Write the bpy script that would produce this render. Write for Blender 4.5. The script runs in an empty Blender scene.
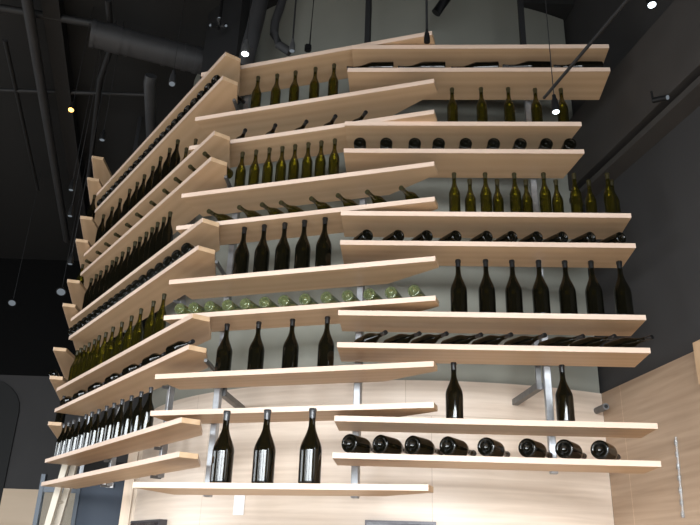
import bpy, bmesh, math, random
from mathutils import Matrix, Vector

random.seed(4)
scene = bpy.context.scene
COL = scene.collection

# ------------------------------------------------------------------ camera
EYE = 1.62                       # lens height over the floor
FPX, PITCH, ROLL = 730.7, math.radians(22.175), math.radians(1.954)
cd = bpy.data.cameras.new('camera')
cd.sensor_width = 36.0
cd.lens = FPX * 36.0 / 700.0
cd.clip_end = 200
cam = bpy.data.objects.new('camera', cd)
COL.objects.link(cam)
cp, sp, cr, sr = math.cos(PITCH), math.sin(PITCH), math.cos(ROLL), math.sin(ROLL)
vr = Vector((cr, -sr * sp, sr * cp))
vu = Vector((-sr, -cr * sp, cr * cp))
vf = Vector((0, cp, sp))
cam.matrix_world = Matrix(((vr.x, vu.x, -vf.x, 0), (vr.y, vu.y, -vf.y, 0), (vr.z, vu.z, -vf.z, EYE), (0, 0, 0, 1)))
scene.camera = cam

# ------------------------------------------------------------------ world, daylight through the windows, exposure
scene.view_settings.view_transform = 'Standard'
scene.view_settings.look = 'None'
scene.view_settings.gamma = 1.0
scene.view_settings.use_curve_mapping = False
scene.view_settings.exposure = 0.0
w = bpy.data.worlds.new('sky')
scene.world = w
w.use_nodes = True
w.node_tree.nodes['Background'].inputs[0].default_value = (0.75, 0.85, 1.0, 1)
w.node_tree.nodes['Background'].inputs[1].default_value = 0.05


def area(name, loc, aim, sx, sy, watts, colour):
    l = bpy.data.lights.new(name, 'AREA')
    l.shape = 'RECTANGLE'
    l.size, l.size_y = sx, sy
    l.energy = watts
    l.color = colour
    o = bpy.data.objects.new(name, l)
    COL.objects.link(o)
    o.location = loc
    d = Vector(aim).normalized()
    o.rotation_euler = d.to_track_quat('-Z', 'Y').to_euler()
    return o


SKY, STREET = 16.5, 5.2           # brightness of the upper (sky) and lower (street) part of the windows
WIN_BACK = [(-9.0, -6.2), (-5.1, -3.8), (-3.5, -0.9), (-0.6, 2.1)]          # x spans in the wall behind the lens
WIN_Z, WIN_SPLIT = (0.3, 3.6), 2.3
BACK_Y = -2.2
DAY = (0.90, 0.955, 1.0)


def daylight(x, y, aim, wide, z0, z1, rad, tilt, spread):
    o = area('daylight', (x, y, (z0 + z1) / 2), (aim[0], aim[1], tilt), wide, z1 - z0, rad * math.pi * wide * (z1 - z0), DAY)
    o.data.spread = math.radians(spread)


for a, b in WIN_BACK:
    daylight((a + b) / 2, BACK_Y - 0.16, (0, 1), b - a, WIN_SPLIT, WIN_Z[1], SKY, -0.58, 115)
    daylight((a + b) / 2, BACK_Y - 0.16, (0, 1), b - a, WIN_Z[0], WIN_SPLIT, STREET, -0.40, 125)


def rwx(y):                      # the right wall's line in plan
    return 1.685 + (4.72 - y) * 0.12


WIN_RIGHT = [(-1.8, -0.2), (0.1, 1.7)]                         # y spans in the right wall
for a, b in WIN_RIGHT:
    m = (a + b) / 2
    daylight(rwx(m) + 0.12, m, (-1, -0.12), b - a, 2.3, 3.5, 9.0, -0.58, 118)
    daylight(rwx(m) + 0.12, m, (-1, -0.12), b - a, 0.5, 2.3, 2.0, -0.45, 125)


WIN_LEFT = [(2.2, 4.6), (4.9, 7.3)]                            # y spans in the far left wall
for a, b in WIN_LEFT:
    o = daylight(-9.32, (a + b) / 2, (1, 0), b - a, 0.5, 3.6, 4.5, -0.40, 130)

# ------------------------------------------------------------------ materials
def new_mat(name):
    m = bpy.data.materials.new(name)
    m.use_nodes = True
    nt = m.node_tree
    nt.nodes.clear()
    return m, nt, nt.nodes.new('ShaderNodeOutputMaterial')


def flat(name, col, rough=0.6, metal=0.0, vary=0.0, scale=8.0, spec=0.5):
    m, nt, out = new_mat(name)
    p = nt.nodes.new('ShaderNodeBsdfPrincipled')
    p.inputs['Roughness'].default_value = rough
    p.inputs['Metallic'].default_value = metal
    p.inputs['Specular IOR Level'].default_value = spec
    p.inputs['Base Color'].default_value = (*col, 1)
    if vary:
        tc = nt.nodes.new('ShaderNodeTexCoord')
        n = nt.nodes.new('ShaderNodeTexNoise')
        n.inputs['Scale'].default_value = scale
        n.inputs['Detail'].default_value = 4
        r = nt.nodes.new('ShaderNodeValToRGB')
        r.color_ramp.elements[0].position = 0.3
        r.color_ramp.elements[1].position = 0.7
        r.color_ramp.elements[0].color = (*[c * (1 - vary) for c in col], 1)
        r.color_ramp.elements[1].color = (*[min(1, c * (1 + vary)) for c in col], 1)
        nt.links.new(tc.outputs['Object'], n.inputs['Vector'])
        nt.links.new(n.outputs['Fac'], r.inputs['Fac'])
        nt.links.new(r.outputs['Color'], p.inputs['Base Color'])
    nt.links.new(p.outputs[0], out.inputs[0])
    return m


def wood(name, dark, light, coord='Object', rough=0.45, stretch=(1.2, 14, 14), seams=None, figure=0.5, joint=(0.72, 0.68, 0.63)):
    m, nt, out = new_mat(name)
    N, L = nt.nodes.new, nt.links.new
    p = N('ShaderNodeBsdfPrincipled')
    p.inputs['Roughness'].default_value = rough
    p.inputs['Specular IOR Level'].default_value = 0.35
    tc = N('ShaderNodeTexCoord')
    oi = N('ShaderNodeObjectInfo')
    add = N('ShaderNodeVectorMath'); add.operation = 'MULTIPLY_ADD'
    add.inputs[1].default_value = (1, 1, 1)
    sc = N('ShaderNodeVectorMath'); sc.operation = 'SCALE'
    sc.inputs['Scale'].default_value = 37.0
    cmb = N('ShaderNodeCombineXYZ')
    for i in range(3):
        L(oi.outputs['Random'], cmb.inputs[i])
    L(cmb.outputs[0], sc.inputs[0])
    L(tc.outputs[coord], add.inputs[0])
    L(sc.outputs[0], add.inputs[2])
    mp = N('ShaderNodeMapping')
    mp.inputs['Scale'].default_value = stretch
    L(add.outputs[0], mp.inputs['Vector'])
    n1 = N('ShaderNodeTexNoise')
    n1.inputs['Scale'].default_value = 1.0
    n1.inputs['Detail'].default_value = 6
    n1.inputs['Roughness'].default_value = 0.6
    n1.inputs['Distortion'].default_value = 0.6
    L(mp.outputs[0], n1.inputs['Vector'])
    wv = N('ShaderNodeTexWave')
    wv.wave_type = 'BANDS'
    wv.bands_direction = 'Y'
    wv.inputs['Scale'].default_value = 0.35
    wv.inputs['Distortion'].default_value = 7.0
    wv.inputs['Detail'].default_value = 3
    wv.inputs['Detail Scale'].default_value = 0.8
    L(mp.outputs[0], wv.inputs['Vector'])
    mx = N('ShaderNodeMix')
    mx.data_type = 'FLOAT'
    mx.inputs[0].default_value = figure
    L(n1.outputs['Fac'], mx.inputs[2])
    L(wv.outputs['Fac'], mx.inputs[3])
    r = N('ShaderNodeValToRGB')
    r.color_ramp.elements[0].position = 0.2
    r.color_ramp.elements[1].position = 0.8
    r.color_ramp.elements[0].color = (*dark, 1)
    r.color_ramp.elements[1].color = (*light, 1)
    L(mx.outputs[0], r.inputs['Fac'])
    colour = r.outputs['Color']
    if seams:
        br = N('ShaderNodeTexBrick')
        br.offset = seams[3]
        br.inputs['Color1'].default_value = (1, 1, 1, 1)
        br.inputs['Color2'].default_value = (0.95, 0.94, 0.93, 1)
        br.inputs['Mortar'].default_value = (*joint, 1)
        br.inputs['Scale'].default_value = 1.0
        br.inputs['Mortar Size'].default_value = 0.002
        br.inputs['Mortar Smooth'].default_value = 0.0
        br.inputs['Brick Width'].default_value = seams[0]
        br.inputs['Row Height'].default_value = seams[1]
        mp2 = N('ShaderNodeMapping')
        mp2.inputs['Location'].default_value = seams[2]
        L(tc.outputs[coord], mp2.inputs['Vector'])
        L(mp2.outputs[0], br.inputs['Vector'])
        mul = N('ShaderNodeMix')
        mul.data_type = 'RGBA'
        mul.blend_type = 'MULTIPLY'
        mul.inputs[0].default_value = 1.0
        L(colour, mul.inputs[6])
        L(br.outputs['Color'], mul.inputs[7])
        colour = mul.outputs[2]
    L(colour, p.inputs['Base Color'])
    L(p.outputs[0], out.inputs[0])
    return m


def glass(name, tint, body, share, rough=0.04):
    m, nt, out = new_mat(name)
    N, L = nt.nodes.new, nt.links.new
    t = N('ShaderNodeBsdfTransparent')
    t.inputs[0].default_value = (*tint, 1)
    d = N('ShaderNodeBsdfDiffuse')
    d.inputs[0].default_value = (*body, 1)
    a = N('ShaderNodeMixShader')
    a.inputs[0].default_value = share
    L(t.outputs[0], a.inputs[1])
    L(d.outputs[0], a.inputs[2])
    g = N('ShaderNodeBsdfGlossy')
    g.inputs['Roughness'].default_value = rough
    fr = N('ShaderNodeFresnel')
    fr.inputs[0].default_value = 1.52
    b = N('ShaderNodeMixShader')
    ge = N('ShaderNodeNewGeometry')          # the far wall of the bottle mirrors at both its faces
    mu = N('ShaderNodeMath'); mu.operation = 'MULTIPLY'; mu.inputs[1].default_value = 0.10
    mxm = N('ShaderNodeMath'); mxm.operation = 'MAXIMUM'
    L(ge.outputs['Backfacing'], mu.inputs[0])
    L(mu.outputs[0], mxm.inputs[0])
    L(fr.outputs[0], mxm.inputs[1])
    L(mxm.outputs[0], b.inputs[0])
    L(a.outputs[0], b.inputs[1])
    L(g.outputs[0], b.inputs[2])
    L(b.outputs[0], out.inputs[0])
    return m


def glow(name, col, strength):
    m, nt, out = new_mat(name)
    e = nt.nodes.new('ShaderNodeEmission')
    e.inputs[0].default_value = (*col, 1)
    e.inputs[1].default_value = strength
    nt.links.new(e.outputs[0], out.inputs[0])
    return m


M = {
    'shelf': wood('shelf veneer', (0.49, 0.325, 0.19), (0.60, 0.42, 0.262), stretch=(0.8, 11, 11), figure=0.22),
    'edge': wood('shelf edge', (0.64, 0.475, 0.37), (0.74, 0.57, 0.46), stretch=(3, 40, 40)),  # paler than the veneer: part banding, part the light on it coloured in
    'panel': wood('pale wall panel', (0.53, 0.425, 0.335), (0.76, 0.645, 0.54), coord='UV', rough=0.35, stretch=(1.1, 22, 1), figure=0.10, seams=(1.6, 0.72, (0.797, 0.42, 0), 0.0994)),
    'panel_r': wood('right wall panel', (0.31, 0.215, 0.145), (0.51, 0.375, 0.265), coord='UV', rough=0.4, stretch=(1.1, 20, 1), figure=0.10, seams=(1.3, 5.0, (-0.25, 1.0, 0), 0.0), joint=(1.5, 1.5, 1.5)),
    'panel_f': wood('far wall panel', (0.44, 0.33, 0.22), (0.55, 0.42, 0.30), stretch=(0.8, 5, 5)),
    'jamb': wood('jamb', (0.62, 0.48, 0.36), (0.76, 0.62, 0.48), stretch=(16, 16, 1.0)),
    'plaster': flat('grey green plaster', (0.245, 0.243, 0.205), 0.85, vary=0.06, scale=1.5),
    'charcoal': flat('charcoal paint', (0.036, 0.034, 0.034), 0.85, vary=0.08, scale=2),
    'black_wall': flat('black paint', (0.026, 0.026, 0.026), 0.9, spec=0.2),
    'far_shade': flat('far wall shade black', (0.006, 0.006, 0.006), 0.95, spec=0.05),  # fading light on the upper far wall, put into a colour
    'soffit': flat('dark brown grey paint', (0.046, 0.041, 0.038), 0.75, vary=0.1, scale=3),
    'duct': flat('dark painted duct', (0.036, 0.036, 0.038), 0.6, vary=0.1, scale=5),
    'duct_dark': flat('black painted pipe', (0.014, 0.014, 0.015), 0.6),
    'black': flat('black plastic', (0.007, 0.007, 0.0075), 0.5, spec=0.3),
    'steel': flat('galvanised steel', (0.36, 0.37, 0.385), 0.38, 0.85, vary=0.15, scale=25),
    'steel_dark': flat('dull steel', (0.15, 0.15, 0.15), 0.5, 0.6, vary=0.15, scale=30),
    'frame': flat('blue grey frame', (0.045, 0.055, 0.068), 0.4, 0.3),
    'door': flat('slate blue door', (0.024, 0.035, 0.054), 0.5, vary=0.08, scale=3, spec=0.25),
    'floor': flat('pale concrete floor', (0.345, 0.27, 0.20), 0.5, vary=0.08, scale=1.2),
    'white': flat('white plastic', (0.85, 0.86, 0.88), 0.35),
    'paper': flat('white paper', (0.85, 0.85, 0.83), 0.7),
    'screen': flat('dark screen', (0.02, 0.016, 0.022), 0.15),
    'screen_rim': flat('grey rim', (0.06, 0.055, 0.06), 0.35, 0.4),
    'ladder': wood('ladder wood', (0.52, 0.46, 0.38), (0.66, 0.60, 0.50), stretch=(12, 12, 1)),
    'g_dark': glass('dark olive glass', (0.13, 0.105, 0.03), (0.010, 0.009, 0.005), 0.35),
    'g_olive': glass('olive glass', (0.52, 0.45, 0.10), (0.040, 0.034, 0.005), 0.30),
    'g_green': glass('pale green glass', (0.80, 0.86, 0.58), (0.46, 0.54, 0.26), 0.18),
    'foil_dark': flat('dark foil', (0.008, 0.0075, 0.0075), 0.3, 0.0),
    'foil_olive': flat('olive foil', (0.028, 0.023, 0.007), 0.4, 0.0),
    'foil_grey': flat('grey foil', (0.05, 0.05, 0.052), 0.25, 0.2),
    'pane': glass('clear pane', (0.88, 0.92, 0.94), (0.2, 0.2, 0.2), 0.02),
    'clear': glass('clear plastic', (0.90, 0.91, 0.91), (0.75, 0.75, 0.75), 0.16, 0.10),
    'lamp_white': glow('cool lamp lens', (0.85, 0.95, 1.0), 5.0),
    'lamp_dim': glow('dim lamp lens', (0.75, 0.85, 0.95), 0.22),  # faint glow, put into the lenses of unlit lamps too
    'lamp_warm': glow('warm lamp lens', (1.0, 0.50, 0.12), 5.0),
}

ORD = ['first', 'second', 'third', 'fourth', 'fifth', 'sixth', 'seventh', 'eighth', 'ninth', 'tenth', 'eleventh', 'twelfth', 'thirteenth',
       'fourteenth', 'fifteenth', 'sixteenth', 'seventeenth', 'eighteenth', 'nineteenth', 'twentieth', 'twenty-first', 'twenty-second', 'twenty-third', 'twenty-fourth']


# ------------------------------------------------------------------ helpers
def pix(px, py):                 # direction from the lens
    a = (px - 350) / FPX
    b = -(py - 262.5) / FPX
    return vf + vr * a + vu * b


def at_y(px, py, y):
    d = pix(px, py)
    return d * (y / d.y) + Vector((0, 0, EYE))


def at_z(px, py, z):             # z over the lens height
    d = pix(px, py)
    return d * (z / d.z) + Vector((0, 0, EYE))


def at_right(px, py, off=0.0):   # on the right wall (off = distance in front of it)
    n = Vector((0.9929, 0.1191, 0))
    p0 = Vector((1.685, 4.72, 0)) - n * off
    d = pix(px, py)
    return d * (p0.dot(n) / d.dot(n)) + Vector((0, 0, EYE))


def link(name, bm, mat, parent=None, smooth=False, loc=None, rz=0.0):
    me = bpy.data.meshes.new(name)
    bmesh.ops.recalc_face_normals(bm, faces=bm.faces)
    bm.to_mesh(me)
    bm.free()
    if smooth:
        for f in me.polygons:
            f.use_smooth = True
        try:
            me.set_sharp_from_angle(angle=math.radians(38))
        except Exception:
            pass
    for mt in (mat if isinstance(mat, (list, tuple)) else [mat]):
        me.materials.append(M[mt])
    o = bpy.data.objects.new(name, me)
    COL.objects.link(o)
    if parent:
        o.parent = parent
    if loc is not None:
        o.location = loc
    o.rotation_euler[2] = rz
    return o


def tag(o, label, cat, group=None, kind=None):
    o['label'] = label
    o['category'] = cat
    if group:
        o['group'] = group
    if kind:
        o['kind'] = kind
    return o


def empty(name, loc, rz=0.0):
    o = bpy.data.objects.new(name, None)
    COL.objects.link(o)
    o.empty_display_size = 0.05
    o.location = loc
    o.rotation_euler[2] = rz
    return o


def add_box(bm, lo, hi):
    x0, y0, z0 = lo
    x1, y1, z1 = hi
    v = [bm.verts.new(p) for p in [(x0, y0, z0), (x1, y0, z0), (x1, y1, z0), (x0, y1, z0), (x0, y0, z1), (x1, y0, z1), (x1, y1, z1), (x0, y1, z1)]]
    for q in [(0, 3, 2, 1), (4, 5, 6, 7), (0, 1, 5, 4), (1, 2, 6, 5), (2, 3, 7, 6), (3, 0, 4, 7)]:
        bm.faces.new([v[i] for i in q])


def add_prism(bm, poly, z0, z1):
    lo = [bm.verts.new((x, y, z0)) for x, y in poly]
    hi = [bm.verts.new((x, y, z1)) for x, y in poly]
    n = len(poly)
    bm.faces.new(lo[::-1])
    bm.faces.new(hi)
    for i in range(n):
        bm.faces.new([lo[i], lo[(i + 1) % n], hi[(i + 1) % n], hi[i]])


def add_tube(bm, pts, r, seg=10, square=False, caps=True, hollow=0.0):
    pts = [Vector(p) for p in pts]
    if square:
        seg = 4
    rings = []
    for i, p in enumerate(pts):
        if i == 0:
            t = pts[1] - p
        elif i == len(pts) - 1:
            t = p - pts[-2]
        else:
            t = (pts[i + 1] - p).normalized() + (p - pts[i - 1]).normalized()
        t.normalize()
        up = Vector((0, 0, 1)) if abs(t.z) < 0.9 else Vector((0, 1, 0))
        a = t.cross(up).normalized()
        b = t.cross(a).normalized()
        rr = r[i] if isinstance(r, (list, tuple)) else r
        off = math.pi / 4 if square else 0
        k = math.sqrt(2) if square else 1
        rings.append([bm.verts.new(p + (a * math.cos(off + 2 * math.pi * j / seg) + b * math.sin(off + 2 * math.pi * j / seg)) * rr * k) for j in range(seg)])
    for A, B in zip(rings, rings[1:]):
        for j in range(seg):
            bm.faces.new([A[j], A[(j + 1) % seg], B[(j + 1) % seg], B[j]])
    if caps:
        bm.faces.new(rings[0][::-1])
        bm.faces.new(rings[-1])


def lathe(bm, prof, seg=20):
    rings = []
    for r, z in prof:
        if r < 1e-5:
            rings.append([bm.verts.new((0, 0, z))])
        else:
            rings.append([bm.verts.new((r * math.cos(2 * math.pi * j / seg), r * math.sin(2 * math.pi * j / seg), z)) for j in range(seg)])
    for A, B in zip(rings, rings[1:]):
        for j in range(seg):
            k = (j + 1) % seg
            if len(A) == 1 and len(B) == 1:
                continue
            if len(A) == 1:
                bm.faces.new([A[0], B[k], B[j]])
            elif len(B) == 1:
                bm.faces.new([A[j], A[k], B[0]])
            else:
                bm.faces.new([A[j], A[k], B[k], B[j]])


# ------------------------------------------------------------------ the room
CEIL = EYE + 4.35
H = 1.06 + EYE                   # top of the wood panelling
CX, CY, CR = 0.665, 6.966, 2.46  # the curved wall is part of a cylinder


def curved(name, mat, a0, a1, z0, z1, r, thick, n=64):
    bm = bmesh.new()
    uv = bm.loops.layers.uv.new('UVMap')
    cols = []
    for i in range(n + 1):
        a = math.radians(a0 + (a1 - a0) * i / n)
        o_ = (CX + r * math.cos(a), CY + r * math.sin(a))
        q = (CX + (r - thick) * math.cos(a), CY + (r - thick) * math.sin(a))
        cols.append([bm.verts.new((*o_, z0)), bm.verts.new((*o_, z1)), bm.verts.new((*q, z0)), bm.verts.new((*q, z1)), a * r])
    for A, B in zip(cols, cols[1:]):
        for idx in ([0, 1], [1, 3], [3, 2], [2, 0]):
            f = bm.faces.new([A[idx[0]], B[idx[0]], B[idx[1]], A[idx[1]]])
            for lp in f.loops:
                u = A[4] if lp.vert in A[:4] else B[4]
                lp[uv].uv = (u, lp.vert.co.z)
    for C_ in (cols[0], cols[-1]):
        bm.faces.new([C_[0], C_[1], C_[3], C_[2]])
    return link(name, bm, mat, smooth=True)


bm = bmesh.new()
add_box(bm, (-9.2, BACK_Y - 0.3, -0.1), (4, 12, 0))
tag(link('floor', bm, 'floor'), 'pale floor below the frame', 'floor', kind='structure')
bm = bmesh.new()
add_box(bm, (-9.2, BACK_Y - 0.3, CEIL), (4, 12, CEIL + 0.1))
tag(link('ceiling', bm, 'black_wall'), 'black painted ceiling over the wine display', 'ceiling', kind='structure')

tag(curved('wall_back', 'plaster', -65.9, -158, 0, CEIL, CR - 0.012, 0.12), 'curved grey green plaster wall behind the shelves', 'wall', kind='structure')
tag(curved('trim_1', 'panel', -65.9, -158, 0, H, CR, 0.012), 'pale wood panelling on the lower curved wall', 'panelling', kind='structure')

# right wall: lower wood panelling, charcoal above, black over the soffit
PY0, PY1 = 4.72, BACK_Y
ny = Vector((0.1191, -0.9929))   # along the wall, towards the lens


def rw(s, off):                  # s metres from the corner, off metres in front of the wall
    return (1.685 + ny.x * s - 0.9929 * off, 4.72 + ny.y * s - 0.1191 * off)


def right_slab(bm, s0, s1, o0, o1, z0, z1):
    add_prism(bm, [rw(s0, o0), rw(s0, o1), rw(s1, o1), rw(s1, o0)], z0, z1)


bm = bmesh.new()
SB, SE = (4.72 - WIN_RIGHT[1][1]) / 0.9929, (4.72 - WIN_RIGHT[0][0]) / 0.9929
right_slab(bm, -0.1, SB, -0.15, 0, 0, CEIL)
right_slab(bm, SB, SE, -0.15, 0, 0, 0.5)
right_slab(bm, SB, SE, -0.15, 0, 3.5, CEIL)
right_slab(bm, SE, 7.2, -0.15, 0, 0, CEIL)
tag(link('wall_right', bm, 'charcoal'), 'charcoal painted wall on the right', 'wall', kind='structure')
bm = bmesh.new()
uv = bm.loops.layers.uv.new('UVMap')
right_slab(bm, 0.0, SB - 0.05, 0, 0.015, 0, H)
bm.faces.ensure_lookup_table()
for f in bm.faces:
    for lp in f.loops:
        c = lp.vert.co
        lp[uv].uv = ((c.xy - Vector((1.685, 4.72))).dot(ny), c.z)
tag(link('trim_2', bm, 'panel_r'), 'tan wood panelling on the lower right wall', 'panelling', kind='structure')
bm = bmesh.new()
for (sA, sB_) in [(SB, SB + 0.05), (SE - 0.05, SE), ((SB + SE) / 2 - 0.15, (SB + SE) / 2 + 0.15)]:
    right_slab(bm, sA, sB_, -0.12, -0.02, 0.5, 3.5)
tag(link('window_4', bm, 'frame'), 'side window frame behind the viewpoint', 'window', kind='structure')

# wall behind the viewpoint with three big windows
bm = bmesh.new()
xs = [-9.2] + [v for ab in WIN_BACK for v in ab] + [3.2]
for i in range(0, len(xs), 2):
    add_box(bm, (xs[i], BACK_Y - 0.25, 0), (xs[i + 1], BACK_Y, CEIL))
for a, b in WIN_BACK:
    add_box(bm, (a, BACK_Y - 0.25, 0), (b, BACK_Y, WIN_Z[0]))
    add_box(bm, (a, BACK_Y - 0.25, WIN_Z[1]), (b, BACK_Y, CEIL))
tag(link('wall_front', bm, 'charcoal'), 'dark wall with windows behind the viewpoint', 'wall', kind='structure')
for k, (a, b) in enumerate(WIN_BACK):
    bm = bmesh.new()
    m_ = a + (b - a) * 0.36
    for x in (a + 0.03, m_, b - 0.03):
        add_box(bm, (x - 0.04, BACK_Y - 0.09, WIN_Z[0]), (x + 0.04, BACK_Y - 0.02, WIN_Z[1]))
    tag(link('window_%d' % (k + 6), bm, 'frame'), 'tall window frame behind the viewpoint', 'window', kind='structure')

bm = bmesh.new()
ys = [BACK_Y - 0.3] + [v for ab in WIN_LEFT for v in ab] + [12]
for i in range(0, len(ys), 2):
    add_box(bm, (-9.3, ys[i], 0), (-9.2, ys[i + 1], CEIL))
for a, b in WIN_LEFT:
    add_box(bm, (-9.3, a, 0), (-9.2, b, 0.5))
    add_box(bm, (-9.3, a, 3.6), (-9.2, b, CEIL))
tag(link('wall_left', bm, 'charcoal'), 'dark wall far off to the left', 'wall', kind='structure')
bm = bmesh.new()
add_box(bm, (-9.2, 11.02, 0), (4, 11.15, CEIL))
tag(link('wall_far', bm, 'charcoal'), 'charcoal wall far behind the shelves at left', 'wall', kind='structure')
bm = bmesh.new()
add_box(bm, (-4.855, 10.99, 0), (4, 11.02, EYE + 0.80))
tag(link('trim_3', bm, 'panel_f'), 'wood panelling on the far wall at lower left', 'panelling', kind='structure')
bm = bmesh.new()
for a, b in WIN_LEFT:
    for y in (a + 0.03, (a + b) / 2, b - 0.03):
        add_box(bm, (-9.29, y - 0.03, 0.5), (-9.22, y + 0.03, 3.6))
tag(link('window_5', bm, 'frame'), 'tall windows far off to the left', 'window', kind='structure')
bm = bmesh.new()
add_box(bm, (-9.2, 11.0, EYE + 2.45), (4, 11.02, CEIL))  # thin slab added; the fading light up there is put into its black
tag(link('shade_band', bm, 'far_shade'), 'shade painted black across the top of the far wall', 'wall band', kind='structure')
bm = bmesh.new()                 # arched opening in the far wall, its inner dark painted as a black slab
poly = [(-7.4, 0), (-4.86, 0), (-4.86, EYE + 1.9)] + [(-5.49 + 0.63 * math.cos(t), EYE + 1.9 + 0.5 * math.sin(t)) for t in [math.pi / 2 * k / 6 for k in range(1, 7)]] + [(-7.4, EYE + 2.4)]
lo = [bm.verts.new((x, 10.99, z)) for x, z in poly]
hi = [bm.verts.new((x, 11.02, z)) for x, z in poly]
bm.faces.new(lo)
bm.faces.new(hi[::-1])
for i in range(len(poly)):
    j = (i + 1) % len(poly)
    bm.faces.new([lo[i], lo[j], hi[j], hi[i]])
tag(link('door_2', bm, 'black_wall'), 'black opening in the far wall at the left edge', 'opening', kind='structure')

# soffit along the right wall
bm = bmesh.new()
pl = []
for off, z0, z1 in [(0.0, 2.51, 3.04)]:
    a0, a1 = rw(-0.02, 0.0), rw(0.20, 0.12)
    near = rw(3.2, 0.12)
    nearw = rw(3.2, 0.0)
    q = [(rw(0.02, 0.12), 2.53, 3.07), (rw(3.2, 0.12), 2.31, 2.78), (rw(3.2, 0.001), 2.31, 2.78), (rw(0.02, 0.001), 2.53, 3.07)]
    lo = [bm.verts.new((*p, EYE + z0_)) for p, z0_, _ in q]
    hi = [bm.verts.new((*p, EYE + z1_)) for p, _, z1_ in q]
    bm.faces.new(lo[::-1])
    bm.faces.new(hi)
    for i in range(4):
        bm.faces.new([lo[i], lo[(i + 1) % 4], hi[(i + 1) % 4], hi[i]])
tag(link('trim_5', bm, 'soffit'), 'dark boxed soffit sloping along the right wall', 'soffit', kind='structure')
bm = bmesh.new()
q = [(rw(0.02, 0.125), 2.425, 2.465), (rw(3.2, 0.125), 2.205, 2.245), (rw(3.2, 0.001), 2.205, 2.245), (rw(0.02, 0.001), 2.425, 2.465)]
lo = [bm.verts.new((*p, EYE + a)) for p, a, _ in q]
hi = [bm.verts.new((*p, EYE + b)) for p, _, b in q]
bm.faces.new(lo[::-1])
bm.faces.new(hi)
for i in range(4):
    bm.faces.new([lo[i], lo[(i + 1) % 4], hi[(i + 1) % 4], hi[i]])
tag(link('trim_6', bm, 'soffit'), 'thin dark rail under the soffit on the right wall', 'rail', kind='structure')
# lower ceiling beam in the top right corner over the curved wall
bm = bmesh.new()
add_prism(bm, [(1.28, 4.55), (1.70, 4.55), (1.70, 4.9), (1.28, 4.9)], EYE + 4.12, CEIL)
tag(link('trim_7', bm, 'black_wall'), 'black beam over the corner at top right', 'beam', kind='structure')

# door with side light at lower left, wood jamb at the end of the curved wall
bm = bmesh.new()
for x0, x1, y0 in [(-1.785, -1.742, 6.25), (-1.742, -1.70, 6.22), (-1.70, -1.62, 6.24)]:
    add_box(bm, (x0, y0, 0), (x1, 6.36, H))
tag(link('trim_4', bm, 'jamb'), 'pale grooved wood jamb at the left end of the curved wall', 'jamb', kind='structure')
bm = bmesh.new()
add_box(bm, (-2.565, 6.48, 0), (-2.53, 6.53, EYE + 0.60))
add_box(bm, (-2.25, 6.48, 0), (-2.215, 6.53, EYE + 0.60))
add_box(bm, (-2.53, 6.485, EYE + 0.455), (-2.25, 6.525, EYE + 0.52))
door = tag(link('door_1', bm, 'frame'), 'blue grey steel door frame under the left shelves', 'door', kind='structure')
bm = bmesh.new()
add_box(bm, (-2.53, 6.502, 0.05), (-2.25, 6.508, EYE + 0.455))
link('pane', bm, 'pane', door)
bm = bmesh.new()
add_box(bm, (-2.214, 6.49, 0.01), (-1.80, 6.53, EYE + 0.60))
link('door_leaf', bm, 'door', door)
bm = bmesh.new()
add_box(bm, (-2.215, 6.48, EYE + 0.60), (-1.66, 6.53, EYE + 0.72))
tag(link('trim_8', bm, 'black_wall'), 'black header over the slate blue door', 'beam', kind='structure')
p = at_y(110, 485.5, 6.475)
bm = bmesh.new()
add_box(bm, (-0.03, -0.015, -0.018), (0.03, 0.015, 0.018))
add_box(bm, (-0.065, -0.008, 0.0), (-0.03, 0.008, 0.012))
tag(link('door_sensor', bm, 'white', loc=(p.x, 6.474, p.z)), 'small white sensor at the top of the slate blue door', 'sensor')

# ------------------------------------------------------------------ shelf banks
T = 0.028
HR = [3.01, 2.836, 2.446, 2.258, 1.847, 1.664, 1.25, 1.071, 0.683, 0.499]
HM = [3.051, 2.693, 2.475, 2.125, 1.9, 1.539, 1.313, 0.958, 0.748, 0.340]
HL = [3.009, 2.824, 2.431, 2.249, 1.843, 1.672, 1.248, 1.068, 0.669, 0.491]
HF = [3.27, 3.051, 2.693, 2.475, 2.125, 1.9, 1.539, 1.313, 0.958]
HH = {'R': HR, 'M': HM, 'L': HL, 'F': HF}
ORG = {'R': Vector((-0.057, 3.7533)), 'M': Vector((-1.08, 4.1517)), 'L': Vector((-0.865, 3.8823)), 'F': Vector((-2.36, 5.8))}
ALONG = {'R': Vector((1, -0.0574)).normalized(), 'M': Vector((1, -0.3311)).normalized(), 'L': Vector((-1, 1.4097)).normalized(), 'F': Vector((-0.25, 0.97)).normalized()}
INTO = {b: (Vector((-e.y, e.x)) if b in 'RM' else Vector((e.y, -e.x))) for b, e in ALONG.items()}
BANK = {'R': 'right', 'M': 'middle', 'L': 'left', 'F': 'far left'}
SHELF = ['top', 'second', 'third', 'fourth', 'fifth', 'sixth', 'seventh', 'eighth', 'ninth', 'bottom']


def place(b, i, s, d, h=0.0):
    p = ORG[b] + ALONG[b] * s + INTO[b] * d
    return Vector((p.x, p.y, EYE + HH[b][i] + h))


def inset_front(poly, k):
    return poly


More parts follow.
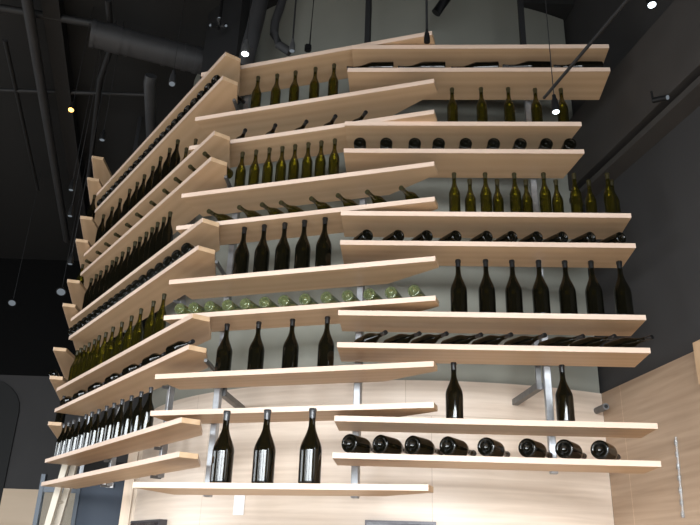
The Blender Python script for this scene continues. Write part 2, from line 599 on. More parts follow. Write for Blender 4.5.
def make_shelf(b, i, poly, label, origin=None):
    """poly in (along, into), its first edge is the front edge"""
    side = 1 if b in 'RM' else -1
    ang = math.atan2(ALONG[b].y, ALONG[b].x)
    o = origin if origin is not None else ORG[b]
    loc = (o.x, o.y, EYE + HH[b][i] - T)
    e = 0.004
    bm = bmesh.new()
    pts = [(s, d * side) for s, d in poly]
    f0, f1 = pts[0], pts[1]
    b0, b1 = (f0[0], f0[1] + e * side), (f1[0], f1[1] + e * side)
    body = [b0, b1] + pts[2:]
    add_prism(bm, body, 0, T)
    bmesh.ops.bevel(bm, geom=[ed for ed in bm.edges], offset=0.0012, segments=1, affect='EDGES')
    sh = link('wine_shelf', bm, 'shelf', loc=loc, rz=ang)
    tag(sh, label, 'shelf', BANK[b] + ' bank of wine shelves')
    bm = bmesh.new()
    add_prism(bm, [f0, f1, b1, b0], 0, T)
    ed = link('front_edge', bm, 'edge', sh)
    ed['label'] = 'pale front edge strip'
    return sh


XR = [(-0.036, 1.556), (-0.056, 1.546), (-0.06, 1.34), (-0.06, 1.339), (-0.062, 1.561), (-0.059, 1.565), (-0.055, 1.571), (-0.054, 1.572), (-0.053, 1.56), (-0.055, 1.554)]
XM = [(-1.059, 0.458), (-1.06, 0.466), (-1.076, 0.464), (-1.085, 0.461), (-1.092, 0.461), (-1.091, 0.459), (-1.094, 0.458), (-1.099, 0.445), (-1.098, 0.443), (-1.147, 0.412)]
XL = [(-2.314, -0.848), (-2.291, -0.849), (-2.348, -0.866), (-2.346, -0.868), (-2.371, -0.878), (-2.345, -0.888), (-2.396, -0.869), (-2.362, -0.87), (-2.367, -0.858), (-2.36, -0.846)]
HOLD = {
    'R': ['empty on top', 'carrying dark bottles laid end to end', 'carrying five olive bottles', 'carrying bottles laid butt first', 'carrying two ranks of olive bottles',
          'carrying bottles laid slantwise', 'carrying seven tall dark bottles', 'bottle necks pointing right', 'carrying two dark bottles', 'carrying eight bottles laid butt first'],
    'M': ['empty on top', 'carrying five olive bottles', 'dark bottle necks pointing right', 'carrying eight olive bottles', 'olive bottle necks pointing left',
          'carrying five tall dark bottles', 'carrying pale green bottles laid butt first', 'carrying four dark bottles', 'empty on top', 'carrying three big dark bottles'],
    'L': ['empty on top', 'carrying a row of bottles laid butt first', 'carrying standing olive bottles', 'carrying bottles laid neck first', 'carrying standing dark olive bottles',
          'carrying a row of glinting butts', 'carrying a row of yellow green bottles', 'carrying dark bottles laid end to end', 'carrying dark bottles with bright glints', 'empty on top'],
}
for i in range(10):
    a, b_ = [(x + 0.057) / ALONG['R'].x for x in XR[i]]
    dr = -0.055 if i in (2, 3) else 0.012
    make_shelf('R', i, [(a, 0), (b_, 0), (b_ + dr, 0.30), (a + 0.006, 0.30)], 'pale wood shelf, %s of the right bank, %s' % (SHELF[i], HOLD['R'][i]))
    a, b_ = [(x + 1.08) / ALONG['M'].x for x in XM[i]]
    make_shelf('M', i, [(a, 0), (b_, 0), (b_, 0.10), (b_ - 0.34, 0.285), (a, 0.285)] if i < 9 else [(0.067, -0.205), (1.596, -0.112), (1.60, -0.01), (1.30, 0.21), (0.07, 0.21)], 'slanting wood shelf, %s of the middle bank, %s' % (SHELF[i], HOLD['M'][i]))
    b_, a = [(-0.865 - x) / -ALONG['L'].x for x in XL[i]]
    make_shelf('L', i, [(a, 0), (b_, 0), (b_, 0.275), (a + 0.32, 0.275), (a, 0.11)], 'receding wood shelf, %s of the left bank, %s' % (SHELF[i], HOLD['L'][i]))
FPX_ = [(92, 155.5), (87.5, 177), (80.5, 215.5), (76, 238.5), (67.5, 279), (63, 303), (53.7, 347), (50, 375.5), (48.5, 421.5)]
FO = []
for i, (px, py) in enumerate(FPX_):
    p = at_z(px, py, HF[i])
    FO.append(Vector((p.x, p.y)))
    make_shelf('F', i, [(0, 0), (1.5, 0), (1.5, 0.28), (0.5, 0.20), (0, 0.10)], 'far left shelf end peeping out behind the left bank, %s from the top' % ORD[i], FO[i])
    # the near end carries an edge strip as well
    sh = [o for o in COL.objects if o.name.startswith('wine_shelf')][-1]

# steel posts that carry the shelves, hung from the ceiling and tied to the wall
def wall_point(p, deg):
    a = math.radians(deg)
    return Vector((CX + CR * math.cos(a), CY + CR * math.sin(a), p.z))


def post(x, y, rz, zlow, label, ties=(), arms=(), plate=None, ztop=3.10, shaded_top=True):
    t = empty('steel_post', (0, 0, 0))
    tag(t, label, 'post', 'steel posts behind the shelves')
    bm = bmesh.new()
    add_box(bm, (-0.02, -0.02, EYE + zlow), (0.02, 0.02, EYE + ztop))
    bmesh.ops.bevel(bm, geom=list(bm.edges), offset=0.003, segments=1, affect='EDGES')
    link('upright', bm, 'steel', t, loc=(x, y, 0), rz=rz)
    if shaded_top:
        bm = bmesh.new()
        add_box(bm, (-0.018, -0.018, EYE + ztop), (0.018, 0.018, CEIL))
        link('shaded_top', bm, 'duct_dark', t, loc=(x, y, 0), rz=rz)  # upper run of the post; its unlit look is put into the colour
    for p0, p1 in ties:
        bm = bmesh.new()
        add_tube(bm, [p0, p1], 0.018, square=True)
        link('wall_tie', bm, 'steel_dark', t)
    for p0, p1 in arms:
        bm = bmesh.new()
        add_tube(bm, [p0, p1], 0.009, square=True)
        link('shelf_arm', bm, 'steel_dark', t)
    if plate:
        bm = bmesh.new()
        add_box(bm, (-0.014, -0.01, 0), (0.014, 0.01, plate[1]))
        link('bracket_plate', bm, 'steel_dark', t, loc=plate[0], rz=rz)
    return t


rz_r, rz_m = math.atan2(-0.0574, 1), math.atan2(-0.3311, 1)
pz = EYE + 0.945
post(1.128, 4.03, rz_r, 0.462, 'galvanised steel post behind the right bank of shelves',
     ties=[((1.095, 4.06, pz), wall_point(Vector((0, 0, pz)), -80.8))], plate=((1.09, 4.07, pz - 0.02), 0.30))
post(0.070, 4.115, rz_m, 0.31, 'steel post where the middle and right banks meet')
pz = EYE + 0.915
post(-0.767, 4.385, rz_m, 0.31, 'steel post behind the left end of the middle bank',
     ties=[((-0.745, 4.41, pz), wall_point(Vector((0, 0, pz)), -123.3))],
     arms=[((-0.772, 4.365, EYE + z - 0.05), (-0.80, 4.06, EYE + z - 0.042)) for z in (HL[1], HL[3], HL[5], HL[7])], plate=((-0.735, 4.41, pz - 0.02), 0.20), ztop=3.04, shaded_top=False)
for s, lab in [(0.985, 'steel post behind the near half of the left bank'), (1.95, 'steel post behind the far half of the left bank')]:
    q = ORG['L'] + ALONG['L'] * s + INTO['L'] * 0.325
    post(q.x, q.y, math.atan2(ALONG['L'].y, ALONG['L'].x), 0.452, lab, ztop=3.0, shaded_top=False, arms=[(place('L', i, s, 0.33, -T - 0.0095), place('L', i, s, 0.262, -T - 0.0095)) for i in range(10)])
q = FO[0] + ALONG['F'] * 1.0 + INTO['F'] * 0.275
post(q.x, q.y, math.atan2(0.97, -0.25), -EYE, 'steel post behind the far left shelf ends', ztop=3.26)
# loose open tube stub on the wall in the right corner
w0 = wall_point(Vector((0, 0, EYE + 0.942)), -67.2)
bm = bmesh.new()
dirv = Vector((0.02, -1, 0)).normalized()
t = empty('tube_stub', w0)
tag(t, 'short open steel tube stub on the wall in the right corner', 'tube')
end = Vector((0.012, -0.15, 0.0))
add_tube(bm, [Vector((0, 0, 0)), end], 0.021, seg=12)
link('tube', bm, 'steel_dark', t, smooth=True)
bm = bmesh.new()
add_tube(bm, [end, end + Vector((0, -0.002, 0))], 0.012, seg=12)
link('bore', bm, 'black', t)  # black disc on the solid end; the hollow's shade is painted in

# ------------------------------------------------------------------ bottles
def bottle_meshes(name, r, h, gl, foil, neck=0.30, body=0.44):
    prof = [(0, 0.09 * h), (0.35 * r, 0.075 * h), (0.58 * r, 0.03 * h), (0.66 * r, 0.004 * h), (0.70 * r, 0), (0.88 * r, 0), (0.95 * r, 0.005 * h), (1.0 * r, 0.020 * h), (r, 0.03 * h), (r, (body - 0.02) * h), (r, body * h)]
    n0 = 0.80
    for k in range(1, 9):
        t = k / 8
        zz = body + (n0 - body) * t
        f = neck + (1 - neck) * (0.5 + 0.5 * math.cos(math.pi * t ** 0.88))
        prof.append((f * r, zz * h))
    prof += [(neck * 0.97 * r, 0.86 * h), (neck * 0.95 * r, 0.955 * h), (neck * 1.12 * r, 0.958 * h), (neck * 1.12 * r, 0.985 * h), (neck * 0.95 * r, 0.992 * h), (0, 0.992 * h)]
    bm = bmesh.new()
    lathe(bm, prof, 22)
    a = link(name, bm, gl, smooth=True)
    bm = bmesh.new()
    q = neck * 1.04 * r
    lathe(bm, [(q, 0.865 * h), (q * 1.01, 0.95 * h), (q * 1.14, 0.955 * h), (q * 1.14, 0.99 * h), (q * 1.0, 1.0 * h), (0, 1.0 * h)], 16)
    b = link('foil_capsule', bm, foil, a, smooth=True)
    return a, b


PROTO = {
    'olive': bottle_meshes('wine_bottle', 0.033, 0.297, 'g_olive', 'foil_olive', neck=0.36, body=0.52),
    'darkolive': bottle_meshes('wine_bottle', 0.034, 0.305, 'g_dark', 'foil_olive', neck=0.36, body=0.50),
    'tall': bottle_meshes('wine_bottle', 0.046, 0.330, 'g_dark', 'foil_dark'),
    'dark': bottle_meshes('wine_bottle', 0.0455, 0.305, 'g_dark', 'foil_dark'),
    'big': bottle_meshes('wine_bottle', 0.056, 0.372, 'g_dark', 'foil_grey'),
    'small': bottle_meshes('wine_bottle', 0.038, 0.268, 'g_dark', 'foil_grey'),
    'lying': bottle_meshes('wine_bottle', 0.037, 0.295, 'g_dark', 'foil_dark'),
    'lying_slim': bottle_meshes('wine_bottle', 0.035, 0.285, 'g_dark', 'foil_dark', neck=0.34),
    'lying_long': bottle_meshes('wine_bottle', 0.039, 0.300, 'g_dark', 'foil_dark', neck=0.28, body=0.40),
    'lying_big': bottle_meshes('wine_bottle', 0.047, 0.305, 'g_dark', 'foil_dark'),
    'yellow': bottle_meshes('wine_bottle', 0.035, 0.300, 'g_olive', 'foil_olive', neck=0.34, body=0.46),
    'lying_olive': bottle_meshes('wine_bottle', 0.034, 0.290, 'g_olive', 'foil_olive', neck=0.36, body=0.52),
    'pale': bottle_meshes('wine_bottle', 0.034, 0.290, 'g_green', 'foil_olive', neck=0.36, body=0.52),
}
RAD_OF = {'olive': 0.033, 'darkolive': 0.034, 'tall': 0.046, 'dark': 0.0455, 'big': 0.056, 'small': 0.038, 'lying': 0.037, 'lying_slim': 0.035, 'lying_long': 0.039, 'lying_big': 0.047, 'yellow': 0.035, 'lying_olive': 0.034, 'pale': 0.034}
LEN_OF = {'lying': 0.295, 'lying_big': 0.305, 'lying_olive': 0.290, 'pale': 0.290, 'dark': 0.305}
USED = set()


def bottle(kind, loc, rot, label, group):
    a, b = PROTO[kind]
    if kind in USED:
        o = a.copy()
        COL.objects.link(o)
        c = b.copy()
        COL.objects.link(c)
        c.parent = o
    else:
        USED.add(kind)
        o = a
    o.location = loc
    o.rotation_mode = 'QUATERNION'
    o.rotation_quaternion = rot
    tag(o, label, 'bottle', group)
    return o


GL = {'olive': 'olive green', 'darkolive': 'dark olive', 'tall': 'tall dark', 'dark': 'dark', 'big': 'big dark', 'small': 'dark', 'lying': 'dark', 'lying_slim': 'dark', 'lying_long': 'dark', 'lying_big': 'dark', 'yellow': 'yellow green', 'lying_olive': 'olive green', 'pale': 'pale green'}


def which(b, i, k, n, extra=''):
    end = 'right' if b == 'L' else 'left'
    return '%s from %s%s, %s bank\'s %s shelf' % (ORD[k], end, extra, BANK[b], SHELF[i])


def stand_row(b, i, kind, ss, d, extra='', d_var=0.006):
    for k, s in enumerate(ss):
        p = place(b, i, s, d + random.uniform(-d_var, d_var), 0.0005)
        q = Matrix.Rotation(random.uniform(0, 6.28), 4, 'Z').to_quaternion()
        bottle(kind, p, q, '%s standing bottle, %s' % (GL[kind], which(b, i, k, len(ss), extra)), 'bottles standing on the %s bank\'s %s shelf' % (BANK[b], SHELF[i]))


def lay(b, i, kind, butt, neckdir, label, group):
    """butt = (s, d) of the centre of the bottle's base, neckdir = (ds, dd) towards the neck"""
    v = (ALONG[b] * neckdir[0] + INTO[b] * neckdir[1]).normalized()
    axis = Vector((v.x, v.y, 0))
    q = axis.to_track_quat('Z', 'Y') @ Matrix.Rotation(random.uniform(0, 6.28), 4, 'Z').to_quaternion()
    p = place(b, i, butt[0], butt[1], RAD_OF[kind] + 0.0006)
    return bottle(kind, p, q, label, group)


def lay_row(b, i, kind, butts, ang, how, extra=''):
    n = len(butts)
    out = []
    for k, (s, d) in enumerate(butts):
        a = math.radians(ang + random.uniform(-2.5, 2.5))
        out.append(lay(b, i, kind, (s, d), (math.cos(a), math.sin(a)), '%s bottle %s, %s' % (GL[kind], how, which(b, i, k, n, extra)), 'bottles lying on the %s bank\'s %s shelf' % (BANK[b], SHELF[i])))
    return out


def from_tip(tips, ang, length):
    """bases of bottles whose neck tips are at tips and which run back along ang"""
    a = math.radians(ang)
    return [(s + math.cos(a) * length, d + math.sin(a) * length) for s, d in tips]


# right bank
lay_row('R', 1, 'lying', [(s, 0.048) for s in (0.287, 0.609, 0.939, 1.258, 1.572)], 180, 'lying lengthwise')
stand_row('R', 2, 'olive', (0.651, 0.830, 0.997, 1.163, 1.321), 0.085)
lay_row('R', 3, 'lying', [(s, -0.006) for s in (0.091, 0.248, 0.417, 0.558, 0.716, 0.88, 1.036, 1.186, 1.322)], 90, 'lying butt first')
stand_row('R', 4, 'olive', (0.651, 0.833, 1.003, 1.173, 1.350, 1.540), 0.085, ' in the front rank', 0.004)
stand_row('R', 4, 'olive', (0.751, 0.914, 1.085, 1.262, 1.455, 1.588), 0.165, ' in the rear rank', 0.004)
lay_row('R', 5, 'lying_slim', [(s, 0.004) for s in (0.153, 0.33, 0.489, 0.651, 0.823, 0.961, 1.1, 1.241, 1.393, 1.555)], 120, 'lying slantwise')
stand_row('R', 6, 'tall', (0.659, 0.812, 0.958, 1.104, 1.248, 1.391, 1.545), 0.066)
lay_row('R', 7, 'lying_long', from_tip([(s, -0.060) for s in (0.272, 0.433, 0.584, 0.749, 0.919, 1.095, 1.278, 1.45, 1.632)], 122, 0.30), -58, 'lying with neck to the right')
stand_row('R', 8, 'dark', (0.621, 1.188), 0.068)
lay_row('R', 9, 'lying_big', [(s - 0.010, 0.0) for s in (0.092, 0.247, 0.409, 0.584, 0.775, 0.977, 1.159, 1.333)], 59, 'lying slantwise')
# middle bank
stand_row('M', 1, 'olive', (0.420, 0.555, 0.686, 0.827, 0.957), 0.076)
lay_row('M', 2, 'lying', from_tip([(s, -0.03) for s in (0.418, 0.633, 0.824, 1.028, 1.210)], 128, 0.295), -52, 'lying with neck to the right')
stand_row('M', 3, 'olive', (0.354, 0.450, 0.544, 0.632, 0.719, 0.809, 0.895, 0.984), 0.082, d_var=0.003)
lay_row('M', 4, 'lying_olive', from_tip([(s, -0.085) for s in (0.258, 0.450, 0.596, 0.729, 0.904, 1.068, 1.244, 1.440)], 76, 0.29), 256, 'lying with neck to the left')
stand_row('M', 5, 'tall', (0.428, 0.562, 0.695, 0.824, 0.956), 0.060)
lay_row('M', 6, 'pale', [(s, -0.010) for s in (0.087, 0.178, 0.283, 0.398, 0.511, 0.633, 0.751, 0.879, 1.006, 1.131, 1.254, 1.378, 1.504)], 88, 'lying butt first')
stand_row('M', 7, 'dark', (0.363, 0.565, 0.778, 0.988), 0.085)
stand_row('M', 9, 'big', (0.517, 0.750, 1.000), -0.105, d_var=0.002)
# left bank
lay_row('L', 1, 'lying', [(0.089 + 0.1084 * k, 0.0) for k in range(22)], 68, 'lying butt first')
stand_row('L', 2, 'darkolive', (0.740, 0.886, 1.045, 1.22, 1.39, 1.545, 1.70, 1.92, 2.12, 2.32), 0.05, ' in the front rank')
stand_row('L', 2, 'olive', (0.636, 0.792), 0.135, ' in the rear rank')
lay_row('L', 3, 'lying_olive', from_tip([(s, -0.03) for s in (0.055, 0.26, 0.463, 0.68, 0.91, 1.15, 1.385, 1.61, 1.855, 2.08, 2.325)], 60, 0.29), 240, 'lying neck first')
stand_row('L', 4, 'darkolive', (0.694, 0.803, 0.909, 1.019, 1.123, 1.239, 1.34, 1.482, 1.601, 1.736, 1.832, 1.971, 2.118, 2.226, 2.352), 0.048, d_var=0.003)
L5 = lay_row('L', 5, 'lying', [(s, -0.006) for s in (0.212, 0.355, 0.488, 0.629, 0.766, 0.913, 1.044, 1.16, 1.285, 1.408, 1.525, 1.65, 1.775, 1.9, 2.025, 2.15, 2.275, 2.4, 2.51)], 62, 'lying butt first')
stand_row('L', 6, 'yellow', (0.642, 0.826, 1.037, 1.241, 1.431, 1.60, 1.775, 1.90, 2.04, 2.16, 2.27, 2.38, 2.48), 0.066)
lay_row('L', 7, 'lying', [(s, 0.042) for s in (0.353, 0.724, 1.074, 1.416, 1.788, 2.150, 2.49)], 180, 'lying lengthwise')
stand_row('L', 8, 'small', (0.624, 0.786, 0.954, 1.121, 1.28, 1.43, 1.596, 1.743, 1.883, 2.03, 2.18, 2.305, 2.43), 0.055, d_var=0.002)
# a white label band on the nearest bottle of the left bank's sixth shelf
bm = bmesh.new()
lathe(bm, [(0.0374, 0.045), (0.0374, 0.125)], 22)
lb = link('paper_label', bm, 'paper', L5[0], smooth=True)
lb['label'] = 'white paper label'

# bottles on the far left shelves
def on_f(i, s, d, h=0.0):
    p = FO[i] + ALONG['F'] * s + INTO['F'] * d
    return Vector((p.x, p.y, EYE + HF[i] + h))


idq = Matrix.Identity(4).to_quaternion()
bottle('darkolive', on_f(2, 0.20, 0.06, 0.0005), idq, 'dark olive standing bottle on the far left bank\'s third shelf', 'bottles on the far left shelves')
bottle('yellow', on_f(4, 0.42, 0.05, 0.0005), idq, 'yellow green standing bottle on the far left bank\'s fifth shelf', 'bottles on the far left shelves')
q = Vector((INTO['F'].x, INTO['F'].y, 0)).to_track_quat('Z', 'Y')
bottle('lying', on_f(7, 0.10, 0.01, 0.0376), Vector((ALONG['F'].x, ALONG['F'].y, 0)).to_track_quat('Z', 'Y'), 'dark bottle lying on the far left bank\'s eighth shelf', 'bottles on the far left shelves')
bottle('small', on_f(8, 0.30, 0.05, 0.0005), idq, 'dark standing bottle on the far left bank\'s lowest shelf', 'bottles on the far left shelves')

# ------------------------------------------------------------------ things on the lower walls
def on_curve(deg, z, off=0.0):
    a = math.radians(deg)
    return Vector((CX + (CR + off) * math.cos(a), CY + (CR + off) * math.sin(a), z)), a + math.pi / 2


p, rz = on_curve(-122.3, EYE + 0.305)
sw = empty('light_switch', p, rz)
tag(sw, 'white double switch plate on the curved wood wall', 'switch')
bm = bmesh.new()
add_box(bm, (-0.042, -0.008, -0.062), (0.042, 0.0, 0.062))
bmesh.ops.bevel(bm, geom=list(bm.edges), offset=0.002, segments=1, affect='EDGES')
link('plate', bm, 'white', sw)
for x in (-0.02, 0.02):
    bm = bmesh.new()
    add_box(bm, (x - 0.011, -0.012, -0.03), (x + 0.011, -0.008, 0.03))
    link('rocker', bm, 'paper', sw)


def screen(d0, d1, ztop, label):
    c, rz = on_curve((d0 + d1) / 2, 0)
    wd = CR * math.radians(abs(d1 - d0)) / 2
    sag = CR * (1 - math.cos(math.radians(abs(d1 - d0) / 2)))
    t = empty('wall_screen', (c.x, c.y, EYE + ztop - 0.5), rz)
    tag(t, label, 'screen')
    bm = bmesh.new()
    add_box(bm, (-wd, -0.04, 0), (wd, sag, 0.5))
    link('casing', bm, 'screen_rim', t)
    bm = bmesh.new()
    add_box(bm, (-wd + 0.015, -0.044, 0.015), (wd - 0.015, -0.04, 0.485))
    link('display', bm, 'screen', t)


screen(-139.3, -153.0, 0.222, 'dark wall screen at the bottom left of the curved wood wall')
screen(-92.6, -102.2, 0.222, 'dark wall screen at the bottom middle of the curved wood wall')

# pale cabinet end on the right wall, clear plastic strip
p0, p1 = at_right(692.5, 343, 0.07), at_right(694.5, 386, 0.07)
s0 = (Vector((p0.x, p0.y)) - Vector((1.685, 4.72))).dot(ny)
bm = bmesh.new()
right_slab(bm, s0, s0 + 0.9, 0.016, 0.07, p1.z, p0.z)
tag(link('wall_board', bm, 'shelf'), 'pale wood board fixed to the panelling at the right edge', 'board')
a, b = at_right(675.5, 437, 0.02), at_right(683, 517, 0.02)
st = empty('hanging_strip', (a.x, a.y, a.z))
tag(st, 'thin clear plastic strip with glinting clips on the right wood wall', 'strip')
bm = bmesh.new()
add_tube(bm, [Vector((0, 0, 0)), b - a], 0.004, square=True)
link('strip', bm, 'clear', st)
for k in range(7):
    c = (b - a) * (0.04 + 0.15 * k)
    bm = bmesh.new()
    add_tube(bm, [c, c + (b - a).normalized() * 0.028], 0.011, seg=8)
    link('clip', bm, 'clear', st)

# ladder leaning behind the left bank
lt = at_y(66.5, 463, 6.24)
lb_ = at_y(51, 516, 6.20)
dl = lt - lb_
top = lb_ + dl * 1.35
bot = lb_ - dl * ((lb_.z - 0.0) / dl.z)
lad = empty('ladder', bot)
tag(lad, 'pale wooden ladder leaning behind the left bank by the door', 'ladder')
gap = Vector((0.035, 0.10, 0))
for k in (0, 1):
    bm = bmesh.new()
    add_tube(bm, [gap * k, top - bot + gap * k], 0.024, square=True)
    link('rail', bm, 'ladder', lad)
n = 7
for k in range(n):
    c = (top - bot) * ((k + 0.7) / n)
    bm = bmesh.new()
    add_tube(bm, [c, c + gap], 0.014, seg=8)
    link('rung', bm, 'ladder', lad)

# ------------------------------------------------------------------ ceiling pipes, ducts, lamps
def pipe(name, pts, r, mat, label, cat='pipe', seg=14, group=None):
    bm = bmesh.new()
    add_tube(bm, pts, r, seg)
    return tag(link(name, bm, mat, smooth=True), label, cat, group)


a, b = at_z(91, 33, 4.0), at_z(205, 62.5, 4.0)
duct = empty('air_duct', a)
tag(duct, 'thick dark round air duct under the ceiling at upper left', 'duct')
bm = bmesh.new()
add_tube(bm, [Vector((0, 0, 0)), b - a], 0.112, 24)
link('duct_run', bm, 'duct', duct, smooth=True)
for f in (0.0, 0.13, 0.29, 0.62, 0.80, 0.9):
    bm = bmesh.new()
    c = (b - a) * f
    add_tube(bm, [c, c + (b - a).normalized() * (0.035 if f != 0.13 else 0.12)], 0.119, 24)
    link('joint_band', bm, 'duct', duct, smooth=True)
a, b = at_z(151, 74, 3.93), at_z(153, 132, 3.93)
pipe('drain_pipe', [at_z(152, 70, 3.93) + Vector((0, 0, -0.06)), a + Vector((0, 0, -0.1)), b + Vector((0, 0, -0.1)), b + (b - a) * 1.2 + Vector((0, 0, -0.1))], 0.052, 'duct', 'dark pipe running back from below the round duct')
a, b = at_z(27, 0, 4.1), at_z(58, 187, 4.1)
pipe('ceiling_pipe', [a - (b - a) * 0.3, b + (b - a) * 0.5], 0.045, 'duct', 'long dark pipe along the ceiling at far left')
a, b = at_z(52, 0, 4.24), at_z(78, 187, 4.24)
bm = bmesh.new()
add_tube(bm, [a - (b - a) * 0.3, b + (b - a) * 0.5], 0.07, square=True)
tag(link('cable_tray', bm, 'duct_dark'), 'black cable tray beside the long ceiling pipe', 'tray')
a, b = at_z(110, 52, 4.1), at_z(88, 185, 4.1)
pipe('ceiling_pipe', [at_z(108, 0, 4.1), at_z(112, 45, 4.1), at_z(100, 80, 4.1), b], 0.026, 'duct_dark', 'thin black pipe curving past the round duct')
pipe('ceiling_pipe', [at_z(0, 8, 4.2), at_z(96, 24, 4.2)], 0.035, 'duct_dark', 'dark cross pipe in the top left corner')
pipe('ceiling_pipe', [at_z(0, 90, 4.2), at_z(150, 95, 4.2)], 0.02, 'duct_dark', 'thin dark conduit across the ceiling at left')
pipe('ceiling_pipe', [at_z(5, 40, 4.2), at_z(38, 190, 4.2)], 0.02, 'duct_dark', 'thin dark conduit along the left edge of the ceiling')
# black plenum box and hoses over the meeting of the left and middle banks
bm = bmesh.new()
add_prism(bm, [(-1.30, 5.07), (-0.95, 4.72), (-0.88, 4.82), (-1.12, 5.16)], EYE + 3.30, CEIL)
tag(link('plenum_box', bm, 'duct_dark'), 'black duct box above the left bank of shelves', 'duct')
YH = 4.55
pipe('flexible_hose', [at_y(263, -12, YH), at_y(259, 8, YH), at_y(254, 30, YH), at_y(249, 48, YH), at_y(246, 62, YH + .1)], 0.062, 'duct', 'thick dark hose above the left end of the middle bank', 'hose')
pipe('flexible_hose', [at_y(286, -12, YH), at_y(281, 5, YH), at_y(275, 22, YH), at_y(274, 34, YH), at_y(279, 45, YH), at_y(290, 52, YH)], 0.034, 'duct', 'curved dark hose right of the thick hose', 'hose')
p = at_y(308, 48, 4.45)
bm = bmesh.new()
add_box(bm, (-0.025, -0.02, -0.03), (0.025, 0.02, 0.03))
bmesh.ops.bevel(bm, geom=list(bm.edges), offset=0.008, segments=2, affect='EDGES')
add_tube(bm, [Vector((0, 0, 0.02)), Vector((0.0, 0.12, 0.08)), Vector((0.01, 0.2, 0.9))], 0.006, 6)
tag(link('cable_box', bm, 'black', loc=p), 'small black cable box above the middle bank', 'box')
p = at_y(443, 6, 4.2)
bm = bmesh.new()
add_tube(bm, [p + Vector((-0.05, 0.02, -0.05)), p + Vector((0.05, -0.02, 0.10)), p + Vector((0.09, -0.04, 0.35))], 0.035, 12)
tag(link('cable_gland', bm, 'black', smooth=True), 'black hose end at the top edge above the right bank', 'hose')


def pendant(px, py, y, lens, label, r=0.03, size=0.09, tilt=(0, 0, -1), group='small spot lamps', cord=True, body='black', cord_r=0.0025):
    p = at_y(px, py, y)
    t = empty('spot_lamp', p)
    tag(t, label, 'lamp', group)
    d = Vector(tilt).normalized()
    q = d.to_track_quat('-Z', 'Y')
    bm = bmesh.new()
    lathe(bm, [(0, size), (r * 0.45, size), (r * 0.5, size * 0.8), (r * 0.75, size * 0.7), (r, size * 0.25), (r, 0), (r * 0.85, 0), (r * 0.8, size * 0.04), (0, size * 0.04)], 16)
    bmesh.ops.rotate(bm, verts=bm.verts, matrix=q.to_matrix())
    link('housing', bm, body, t, smooth=True)
    bm = bmesh.new()
    lathe(bm, [(0, -0.001), (r * 0.8, -0.001), (r * 0.8, size * 0.03), (0, size * 0.03)], 16)
    bmesh.ops.rotate(bm, verts=bm.verts, matrix=q.to_matrix())
    link('lens', bm, lens, t, smooth=True)
    if cord:
        bm = bmesh.new()
        add_tube(bm, [-d * size * 0.95, -d * size * 1.1 + Vector((0, 0, 0.02)), Vector((-d.x * size, -d.y * size, CEIL - p.z))], cord_r, 6)
        link('cord', bm, 'duct_dark', t)
    return t


pendant(245, 54, 4.05, 'lamp_white', 'bright spot lamp hanging over the left end of the middle bank', 0.030, 0.12, (0.0, -0.1, -1), body='steel_dark')
pendant(292, 51, 4.2, 'lamp_dim', 'unlit grey pendant socket above the middle bank', 0.022, 0.10, body='steel_dark', cord_r=0.006)
pendant(427, 42, 3.35, 'black', 'black pendant socket in front of the middle bank\'s right tip', 0.018, 0.085, cord_r=0.007)
pendant(556, 112, 3.15, 'lamp_white', 'lit spot lamp in front of the right bank\'s third shelf', 0.021, 0.11, (0.0, -0.1, -1))
pendant(652, 5, 3.0, 'lamp_white', 'lit spot lamp at the top right corner', 0.025, 0.10, (0.0, -0.15, -1))
pendant(71, 110, 5.0, 'lamp_warm', 'small warm glowing lamp under the ceiling at left', 0.026, 0.10, (0.1, -0.4, -1))
pendant(102, 140, 5.2, 'lamp_dim', 'unlit clear lamp hanging left of the round duct', 0.024, 0.09)
pendant(172, 84, 4.7, 'lamp_dim', 'grey spot lamp hanging below the round duct', 0.027, 0.16, (0.1, -0.3, -1), body='duct')
pendant(71, 190, 5.6, 'lamp_dim', 'unlit lamp hanging left of the far left top shelf', 0.022, 0.10)
pendant(70, 216, 5.2, 'lamp_dim', 'unlit lamp hanging left of the far left third shelf', 0.020, 0.09)
pendant(70, 264, 5.2, 'lamp_dim', 'unlit lamp hanging left of the far left fifth shelf', 0.020, 0.09)
pendant(61, 292, 7.5, 'lamp_dim', 'flat grey lamp disc in the dark left of the sixth far left shelf', 0.055, 0.05, (0.2, -0.7, -1))
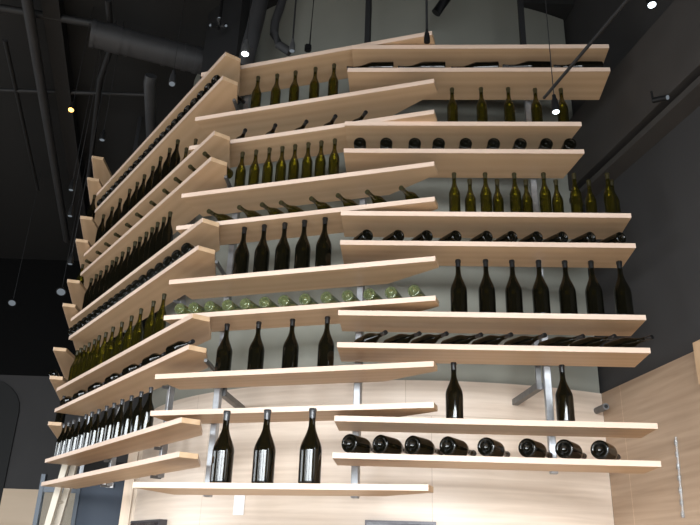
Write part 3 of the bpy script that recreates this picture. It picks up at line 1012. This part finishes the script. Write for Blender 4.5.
pendant(12, 303, 8.0, 'lamp_dim', 'flat grey lamp disc in the dark at the left edge', 0.048, 0.05, (0.2, -0.7, -1))
# lamp cluster on the ceiling above the round duct
p = at_z(219, 26, 3.95)
t = empty('lamp_cluster', p)
tag(t, 'dark three armed lamp cluster on the ceiling above the round duct', 'lamp')
bm = bmesh.new()
add_tube(bm, [Vector((0, 0, -0.03)), Vector((0, 0, 0.35))], 0.012, 8)
link('stem', bm, 'black', t)
for dx, dz in ((-0.06, -0.02), (0.06, -0.02), (0.0, 0.05)):
    bm = bmesh.new()
    add_tube(bm, [Vector((0, 0, 0)), Vector((dx, -0.03, dz))], [0.008, 0.022], 10)
    link('arm', bm, 'duct_dark', t)
    bm = bmesh.new()
    add_tube(bm, [Vector((dx, -0.03, dz)), Vector((dx * 1.04, -0.034, dz))], 0.012, 10)
    link('lens', bm, 'lamp_dim', t)
# lamp track that slants in front of the right bank
a, b = at_z(544, 98, 2.45), at_z(629, -2, 2.45)
tr = empty('lamp_track', a)
tag(tr, 'thin dark lamp track slanting across the right bank\'s top shelves', 'track')
bm = bmesh.new()
add_tube(bm, [Vector((0, 0, 0)), (b - a) * 1.6], 0.009, 8)
link('rod', bm, 'duct_dark', tr)
bm = bmesh.new()
add_tube(bm, [(b - a) * 1.5, (b - a) * 1.5 + Vector((0, 0, CEIL - a.z))], 0.003, 6)
link('suspension_wire', bm, 'duct_dark', tr)
# spot under the soffit
p = at_right(667, 97.5, 0.15)
t = empty('soffit_spot', p)
tag(t, 'small black spot lamp on the soffit along the right wall', 'lamp')
bm = bmesh.new()
add_tube(bm, [Vector((-0.05, 0.06, 0.02)), Vector((0, 0, 0))], 0.016, 10)
link('housing', bm, 'black', t, smooth=True)
bm = bmesh.new()
add_tube(bm, [Vector((-0.05, 0.06, 0.02)), Vector((-0.052, 0.062, 0.08))], 0.007, 8)
link('stem', bm, 'black', t)
bm = bmesh.new()
add_tube(bm, [Vector((0, 0, 0)), Vector((0.004, -0.005, -0.002))], 0.012, 10)
link('lens', bm, 'lamp_dim', t)
